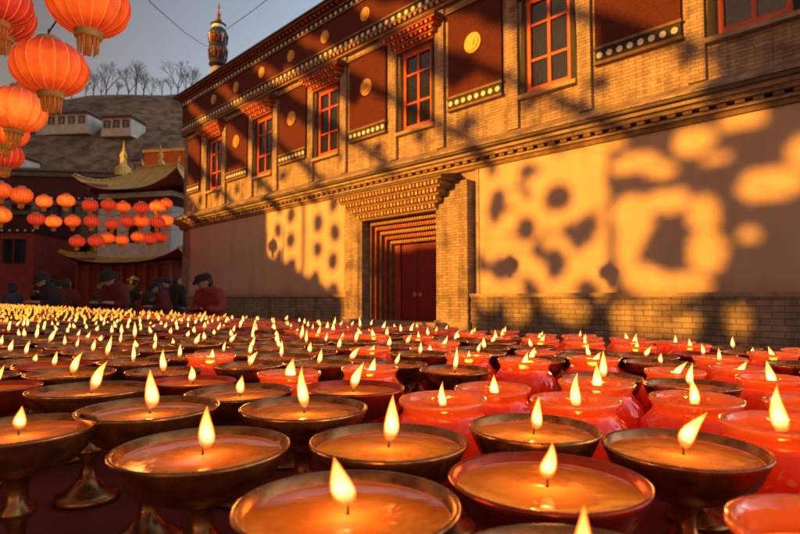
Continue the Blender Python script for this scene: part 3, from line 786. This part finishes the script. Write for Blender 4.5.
def flathouse(x,y,w_,d_,h,rot,wall,band,label,rowsw=2,wn=6,bandh=1.6,z0=0,sc_=1):
    E=mk('flat_roofed_house',None,None,(x,y,z0),(0,0,rot)); top(E,label,'building','buildings behind the court')
    mb=MB(); mb.hexa([(-w_/2-.2,-d_/2-.2,-1.5),(w_/2+.2,-d_/2-.2,-1.5),(w_/2+.2,d_/2+.2,-1.5),(-w_/2-.2,d_/2+.2,-1.5)],[(-w_/2,-d_/2,h),(w_/2,-d_/2,h),(w_/2,d_/2,h),(-w_/2,d_/2,h)],0)
    mb.obj('wall',[wall],E)
    mb=MB()
    mb.box(-w_/2-.08,w_/2+.08,-d_/2-.15,d_/2+.15,h-bandh,h-.25,0)
    mb.box(-w_/2-.25,w_/2+.25,-d_/2-.3,d_/2+.3,h-.251,h+.05,1); mb.box(-w_/2-.2,w_/2+.2,-d_/2-.25,d_/2+.25,h-bandh-.2,h-bandh+.001,2)
    k=-w_/2
    while k<w_/2: mb.disc(k+.3,h-bandh-.1,-d_/2-.29,-d_/2-.245,.08*sc_,8,3); k+=.55
    mb.obj('parapet',[band,M['slate'],M['black'],M['white']],E)
    for r_ in range(rowsw):
        for k in range(wn):
            cx=-w_/2+(k+.5)*w_/wn; z=h-bandh-2.45-r_*3.4
            if z<.05: continue
            Wn=mk('window',None,E)
            mb=MB(); yy=-d_/2-.12
            mb.box(cx-.75,cx-.5,yy-.12,yy+.15,z,z+1.7,0); mb.box(cx+.5,cx+.75,yy-.12,yy+.15,z,z+1.7,0); mb.box(cx-.8,cx+.8,yy-.3,yy+.15,z+1.699,z+1.9,1); mb.box(cx-.03,cx+.03,yy-.1,yy+.1,z,z+1.7,1)
            mb.obj('frame',[M['black'],M['woodred']],Wn)
            mb=MB(); mb.box(cx-.499,cx+.499,yy-.06,yy+.12,z,z+1.7,0); mb.obj('pane',[M['glass']],Wn)
    return E
flathouse(-33,52,22,9,11.8,R(6),M['brick'],M['maroon'],'grey brick monastery hall with maroon parapet band',2,9,2.0)
flathouse(-37,43,20,6,7.4,R(3),M['darkred'],M['maroon'],'low dark red hall with a row of black framed windows',1,8,1.3)
flathouse(-21.5,60,9,7,16.4,R(-10),M['warmwhite'],M['maroon'],'white washed chapel with broad maroon parapet',3,4,2.2)
flathouse(-44,75,16,9,17.5,R(10),M['oldwash'],M['maroon'],'pale monastery house stepping up the slope',2,6,1.5)
for (x,y,w_,h,lab) in ((-80,133,13,3.9,'long faded lime washed house on the hillside'),(-66,131,7,3.5,'small faded lime washed house on the hillside'),(-95,128,12,4.5,'low faded house on the hillside'),(-66,112,12,4.0,'low stone house at the hill foot'),(-83,116,10,4.4,'faded pale house at the hill foot'),(-52,118,8,3.7,'small stone house at the hill foot')):
    flathouse(x,y,w_,6,h,R(random.uniform(-8,12)),M['oldwash'] if 'faded' in lab else M['stone'],M['maroon'],lab,1,5 if w_>8 else 3,.6,hillh(x,y)-.0)
E=mk('gilded_spire',None,None,(-26.2,52,11.85)); top(E,'small gilded roof spire on the monastery hall','roof ornament')
w=MB(); w.lathe([(.9,0),(.9,.3),(.6,.5),(.75,1.0),(.65,1.5),(.3,1.9),(.25,2.5),(.35,2.6),(.12,3.2),(0,4.2)],16); w.obj('spire',[M['goldroof']],E)

# ------------------------------------------------------------ bare trees on the ridge
M['bark']=pbr('bark',(.12,.09,.065),.95); M['twigs']=pbr('twigs',(.17,.125,.09),.95)
def tree(x,y,z,h,seed):
    rnd=random.Random(seed); tr=MB(); cr=MB()
    def grow(p,d,l,r,lev):
        mb=tr if lev<2 else cr
        q=p+d*l; mb.tube(p,q,r,r*.65,5 if lev<2 else 3,0,False)
        if lev>=5: return
        for k in range(3 if lev<4 else 4):
            nd=(d+Vector((rnd.uniform(-1,1),rnd.uniform(-1,1),rnd.uniform(-.2,.6)))*(.55+.08*lev)).normalized()
            grow(p+d*l*rnd.uniform(.55,1),nd,l*rnd.uniform(.6,.8),r*.58,lev+1)
    grow(Vector((0,0,-.5)),Vector((0,0,1)),h*.32,h*.018,0)
    E=mk('tree',None,None,(x,y,z)); tr.obj('trunk',[M['bark']],E); cr.obj('crown',[M['twigs']],E)
    top(E,'bare winter tree on the ridge of the hill','tree','bare trees along the ridge'); return E
tb=[tree(0,0,0,12,s_) for s_ in (1,2,3)]
for k,xp in enumerate([66,80,88,96,101,112,124,131,139,147,158,167,174,182,190]):
    Y=random.uniform(172,188); X=(xp-400)/555*Y
    if k<3: E=tb[k]
    else:
        E=copy_tree(tb[k%3])
    E.location=(X,Y,hillh(X,Y)-.3); sc1=random.uniform(.6,1.35); E.scale=(sc1*1.1,sc1*1.1,sc1*1.1); E.rotation_euler=(0,0,random.uniform(0,6))

# ------------------------------------------------------------ people
def skinmesh(verts,edges,rad,sub=1,root=0):
    me=bpy.data.meshes.new('t'); me.from_pydata(verts,edges,[]); o=bpy.data.objects.new('t',me); COL.objects.link(o)
    o.modifiers.new('s','SKIN')
    for i,r in enumerate(rad):
        sv=me.skin_vertices[0].data[i]; sv.radius=(r,r) if not isinstance(r,tuple) else r; sv.use_root=(i==root)
    md=o.modifiers.new('u','SUBSURF'); md.levels=sub; md.render_levels=sub
    dg=bpy.context.evaluated_depsgraph_get(); ev=o.evaluated_get(dg); m2=bpy.data.meshes.new_from_object(ev)
    bpy.data.objects.remove(o); return m2
def joinremesh(meshes,vox):
    mb=MB(); 
    for me in meshes:
        i=len(mb.v); mb.v+=[tuple(v.co) for v in me.vertices]
        for p_ in me.polygons: mb.f.append(tuple(i+k for k in p_.vertices)); mb.m.append(0); mb.sm.append(True)
    me=mb.mesh('t',[]); o=bpy.data.objects.new('t',me); COL.objects.link(o)
    md=o.modifiers.new('r','REMESH'); md.mode='VOXEL'; md.voxel_size=vox; md.use_smooth_shade=True
    m3=o.modifiers.new('sm','SMOOTH'); m3.factor=.5; m3.iterations=2 if vox<.015 else 4
    dg=bpy.context.evaluated_depsgraph_get(); m2=bpy.data.meshes.new_from_object(o.evaluated_get(dg)); bpy.data.objects.remove(o); return m2
M['skin']=pbr('skin',(.36,.19,.12),.6,0,.12,8)
M['hair']=pbr('hair',(.02,.015,.012),.6)
cloths={'maroon':pbr('maroon_wool',(.11,.014,.010),.9,0,.4,10,.5),'red':pbr('red_padded_fabric',(.24,.022,.014),.75,0,.35,8,.5),'dark':pbr('dark_wool',(.018,.014,.014),.9,0,.4,10,.5),
 'beige':pbr('beige_felt',(.20,.14,.09),.9,0,.3,10,.4),'brown':pbr('brown_wool',(.04,.025,.017),.9,0,.35,10,.5),'blue':pbr('navy_fabric',(.025,.028,.045),.8,0,.35,10,.5)}
M['boot']=pbr('boot',(.03,.02,.018),.5)
def ell(mb,c,r,n=14,rows=8):
    mb.lathe([(max(.001,math.cos(-math.pi/2+math.pi*j/rows)),math.sin(-math.pi/2+math.pi*j/rows)) for j in range(rows+1)],n,c,0,True,lambda x,y,z:(x*r[0],y*r[1],z*r[2]))
def build_person_meshes(lean,headtilt,arms,turn=0):
    Rm=Matrix.Rotation(lean,3,'X')
    pv=Vector((0,0,.92))
    def U(v): v=Vector(v); return pv+Rm@(v-pv)
    nk=U((0,.0,1.44)); Hm=Matrix.Rotation(turn,3,'Z')@Matrix.Rotation(lean*.5+headtilt,3,'X')
    hc=nk+Hm@Vector((0,-.02,.115))
    V=[];E_=[];Rd=[]
    def add(v,r,par=None):
        V.append(tuple(v)); Rd.append(r)
        if par is not None: E_.append((par,len(V)-1))
        return len(V)-1
    pelv=add(pv,.13); sp=add(U((0,0,1.12)),.12,pelv); ch=add(U((0,0,1.30)),.13,sp); n_=add(nk,.055,ch); add(hc,.06,n_)
    arm=[]
    for sg in (-1,1):
        sh=add(U((sg*.17,0,1.37)),.06,ch)
        if arms=='fwd': el=U((sg*.24,-.06,1.12)); wr=el+Vector((-sg*.08,-.23,.03))
        elif arms=='low': el=U((sg*.23,.02,1.10)); wr=el+Vector((0,-.12,-.20))
        else: el=U((sg*.24,-.05,1.12)); wr=el+Vector((-sg*.15,-.16,.12))
        e=add(el,.045,sh); w_=add(wr,.03,e)
        d=(wr-el).normalized(); pal=wr+d*.07; pi=add(pal,.032,w_)
        side=Vector((1,0,0))-d*d.x; side.normalize(); dn=Vector((0,0,-1))
        for k in range(4):
            L=[.07,.08,.075,.06][k]; o0=pal+side*(k-1.5)*.019+d*.012
            a=add(o0+d*L*.5+dn*.006,.009,pi); add(o0+d*L*.9+dn*.025,.0075,a)
        th=add(wr+d*.03-side*sg*.035,.011,w_); add(wr+d*.07-side*sg*.05+dn*.01,.009,th)
        arm.append((U((sg*.17,0,1.37)),el,wr))
    for sg in (-1,1):
        hp=add(Vector((sg*.10,0,.86)),.10,pelv); kn=add(Vector((sg*.11,-.02,.48)),.065,hp); an=add(Vector((sg*.12,.02,.10)),.045,kn); add(Vector((sg*.13,-.13,.04)),.04,an)
    body=skinmesh(V,E_,Rd)
    hd=MB()
    ell(hd,(0,0,0),(.078,.095,.115)); ell(hd,(0,-.03,-.06),(.055,.065,.055)); ell(hd,(0,-.098,-.012),(.013,.022,.024),8,6)
    for sg in (-1,1): ell(hd,(sg*.08,.008,-.012),(.014,.022,.032),8,6); ell(hd,(sg*.032,-.082,.022),(.022,.012,.008),8,6)
    ell(hd,(0,-.09,-.052),(.026,.012,.009),8,6)
    hd.v=[tuple(hc+Hm@Vector(v)) for v in hd.v]
    hm=hd.mesh('h',[])
    bodym=joinremesh([body,hm],.011)
    V=[];E_=[];Rd=[]
    pelv=add(Vector((0,.0,.98)),(.18,.15)); sp=add(U((0,0,1.14)),(.175,.145),pelv); ch=add(U((0,.0,1.30)),(.185,.15),sp); add(U((0,.0,1.44)),(.10,.10),ch)
    for sg,(s_,e_,w2) in zip((-1,1),arm):
        a=add(s_-Vector((0,0,.01)),.10,ch); b_=add(e_,.080,a); add(w2-(w2-e_)*.05,.055,b_)
    coat=skinmesh(V,E_,Rd,2)
    sk=MB(); prof=[(.001,1.02),(.19,1.0),(.20,.85),(.22,.65),(.245,.45),(.25,.40),(.001,.40)]
    sk.lathe(prof,28,(0,0,0),0,True,lambda x,y,z:(x*(1+.04*math.sin(8*math.atan2(y,x))),y*.82*(1+.04*math.sin(8*math.atan2(y,x))),z))
    cl=MB(); NN=20; mm=8
    for i in range(NN):
        for j in range(mm):
            a=2*math.pi*i/NN; b_=2*math.pi*j/mm; rr=.075+.030*math.cos(b_)
            cl.v.append(tuple(nk+Rm@Vector((rr*math.cos(a),rr*math.sin(a)*1.05-.005,.012+.030*math.sin(b_)))))
    for i in range(NN):
        for j in range(mm):
            cl.f.append((i*mm+j,((i+1)%NN)*mm+j,((i+1)%NN)*mm+(j+1)%mm,i*mm+(j+1)%mm)); cl.m.append(0); cl.sm.append(True)
    coatm=joinremesh([coat,sk.mesh('s',[]),cl.mesh('c',[])],.018)
    V=[];E_=[];Rd=[]
    pe=add(pv,.14)
    for sg in (-1,1):
        hp=add(Vector((sg*.10,0,.82)),.115,pe); kn=add(Vector((sg*.11,-.02,.48)),.085,hp); add(Vector((sg*.12,.02,.13)),.07,kn)
    trm=skinmesh(V,E_,Rd)
    bts=[]
    for sg in (-1,1):
        bt=MB(); ell(bt,(sg*.13,-.06,.05),(.055,.135,.05)); bt.lathe([(.058,.05),(.06,.2),(.05,.2)],14,(sg*.12,.02,0))
        for v_i,v in enumerate(bt.v): bt.v[v_i]=(v[0],v[1],max(.0,v[2]))
        bts.append(bt.mesh('boot',[M['boot']]))
    return dict(body=bodym,coat=coatm,trousers=trm,boots=bts,hc=hc,Hm=Hm)
def hatmesh(kind,pm,mat):
    mb=MB(); hc,Hm=pm['hc'],pm['Hm']
    if kind=='cap':
        mb.lathe([(.090,.020),(.096,.035),(.098,.075),(.088,.108),(.05,.126),(.001,.13)],24,(0,0,0),0,True,lambda x,y,z:(x,y*1.15 if y>-.08 else y*1.15-(.075 if z<.03 else .05 if z<.04 else 0)*max(0,(-y-.04)/.06),z-(.02 if (y<-.075 and z<.03) else 0)))
    elif kind=='brim':
        mb.lathe([(.092,.035),(.150,.016),(.155,.024),(.098,.05),(.090,.11),(.06,.14),(.001,.145)],28,(0,0,0),0,True,lambda x,y,z:(x,y*1.12,z))
    elif kind=='hair':
        mb.lathe([(.05,-.09),(.082,-.05),(.088,.0),(.088,.05),(.07,.1),(.03,.128),(.001,.132)],24,(0,.016,0),0,True,lambda x,y,z:(x,y*1.1+(.03 if y<0 and z<.06 else 0),z))
    elif kind=='knit':
        mb.lathe([(.088,.0),(.094,.01),(.094,.05),(.089,.052),(.088,.10),(.062,.14),(.02,.155),(.001,.157)],24,(0,.006,0),0,True,lambda x,y,z:(x,y*1.16,z))
    mb.v=[tuple(hc+Hm@Vector(v)) for v in mb.v]
    return mb.mesh('hat',[mat])
poses=[build_person_meshes(R(14),R(12),'fwd',R(-25)),build_person_meshes(R(8),R(15),'fold',R(20)),build_person_meshes(R(20),R(20),'fwd'),build_person_meshes(R(2),R(4),'low',R(-35))]
def wm(me,mat):
    me=me.copy(); me.materials.clear(); me.materials.append(mat)
    for p_ in me.polygons: p_.material_index=0; p_.use_smooth=True
    return me
def person(x,y,rot,pose,coat,hat,hatc,label,scale=1,trs='dark',wide=1):
    pm=poses[pose]; scale*=.95
    E=mk('person',None,None,(x,y,0),(0,0,rot)); E.scale=(scale*wide,scale*wide,scale)
    mk('body',wm(pm['body'],M['skin']),E); mk('coat',wm(pm['coat'],cloths[coat]),E); mk('trousers',wm(pm['trousers'],cloths[trs]),E)
    for bt in pm['boots']: mk('boot',bt,E)
    if hat!='hair':
        mk('hat',hatmesh(hat,pm,cloths[hatc]),E)
    mk('hair',hatmesh('hair',pm,M['hair']),E)
    top(E,label,'person','people gathered beyond the lamps')
person(-2.52,7.6,R(-28),0,'red','cap','dark','person in a red padded coat and dark cap looking down',.93,'dark',1.12)
person(-4.25,8.5,R(-20),2,'maroon','brim','dark','person in a maroon robe and dark brimmed hat')
person(-5.85,9.5,R(-40),2,'dark','brim','dark','person in dark coat and brimmed hat leaning forward',1.0)
person(-5.40,10.2,R(10),1,'brown','brim','beige','person in a brown coat and beige sun hat',.90)
person(-4.65,10.6,R(30),1,'brown','knit','dark','person in brown coat and knitted cap, arms folded',.94)
person(-4.15,10.0,R(-60),2,'maroon','cap','dark','person in a maroon robe and dark cap looking down',.92)
person(-7.1,11.2,R(-10),1,'dark','cap','dark','person in dark coat and cap standing by the tables',1.04)
person(-7.3,10.5,R(-100),3,'blue','knit','dark','person in navy jacket and knitted cap standing',.88)
person(-6.4,12.3,R(60),3,'brown','knit','maroon','person in brown coat and maroon knitted cap')
person(-5.25,13.0,R(160),3,'dark','hair','dark','person in a dark coat seen from behind',1.03)
person(-7.9,12.5,R(200),3,'maroon','cap','dark','person in maroon robe and cap seen from behind',.98)
person(-6.9,14.2,R(150),1,'dark','brim','beige','person in dark coat and pale hat facing away',1.05)
person(-8.9,14.5,R(20),1,'brown','cap','dark','person in brown coat and dark cap')
person(-4.95,11.6,R(120),3,'dark','cap','dark','person in dark coat and cap turned sideways',.97)
person(-6.55,10.9,R(-150),3,'maroon','hair','dark','person in a maroon robe turned away',.95)

# ------------------------------------------------------------ light
d=Vector((sA,cA,0))*math.cos(DL)+Vector((cA,-sA,0))*math.sin(DL); d=Vector((d.x*math.cos(EL),d.y*math.cos(EL),-math.sin(EL)))
sun=bpy.data.lights.new('sun','SUN'); sun.energy=8.0; sun.angle=R(.85); sun.color=(1,.41,.035)
so=mk('sun',sun); so.rotation_euler=d.to_track_quat('-Z','Y').to_euler()
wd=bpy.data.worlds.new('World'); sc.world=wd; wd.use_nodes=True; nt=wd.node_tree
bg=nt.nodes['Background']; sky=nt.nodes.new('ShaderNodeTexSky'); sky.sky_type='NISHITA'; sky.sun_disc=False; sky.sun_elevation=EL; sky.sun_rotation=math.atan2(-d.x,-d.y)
sky.altitude=2600; sky.dust_density=3
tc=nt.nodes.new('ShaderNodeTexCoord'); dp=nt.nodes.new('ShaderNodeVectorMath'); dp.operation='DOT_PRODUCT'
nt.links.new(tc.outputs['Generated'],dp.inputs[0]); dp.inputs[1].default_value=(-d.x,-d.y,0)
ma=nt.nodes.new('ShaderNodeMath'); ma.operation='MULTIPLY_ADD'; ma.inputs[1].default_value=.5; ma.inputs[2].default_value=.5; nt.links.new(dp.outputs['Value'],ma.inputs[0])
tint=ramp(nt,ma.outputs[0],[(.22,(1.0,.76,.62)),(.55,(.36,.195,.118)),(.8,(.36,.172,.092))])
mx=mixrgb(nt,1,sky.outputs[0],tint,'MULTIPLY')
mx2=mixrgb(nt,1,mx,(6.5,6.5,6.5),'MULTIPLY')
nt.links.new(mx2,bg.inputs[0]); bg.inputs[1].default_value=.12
# ------------------------------------------------------------ camera
cam=bpy.data.cameras.new('camera'); cam.lens=25; cam.sensor_width=36; cam.clip_end=3000; cam.clip_start=.02
co=mk('camera',cam,None,(0,0,zt+HR+.145),(R(90+3.1),0,0)); sc.camera=co
cam.dof.use_dof=True; cam.dof.focus_distance=1.1; cam.dof.aperture_fstop=8
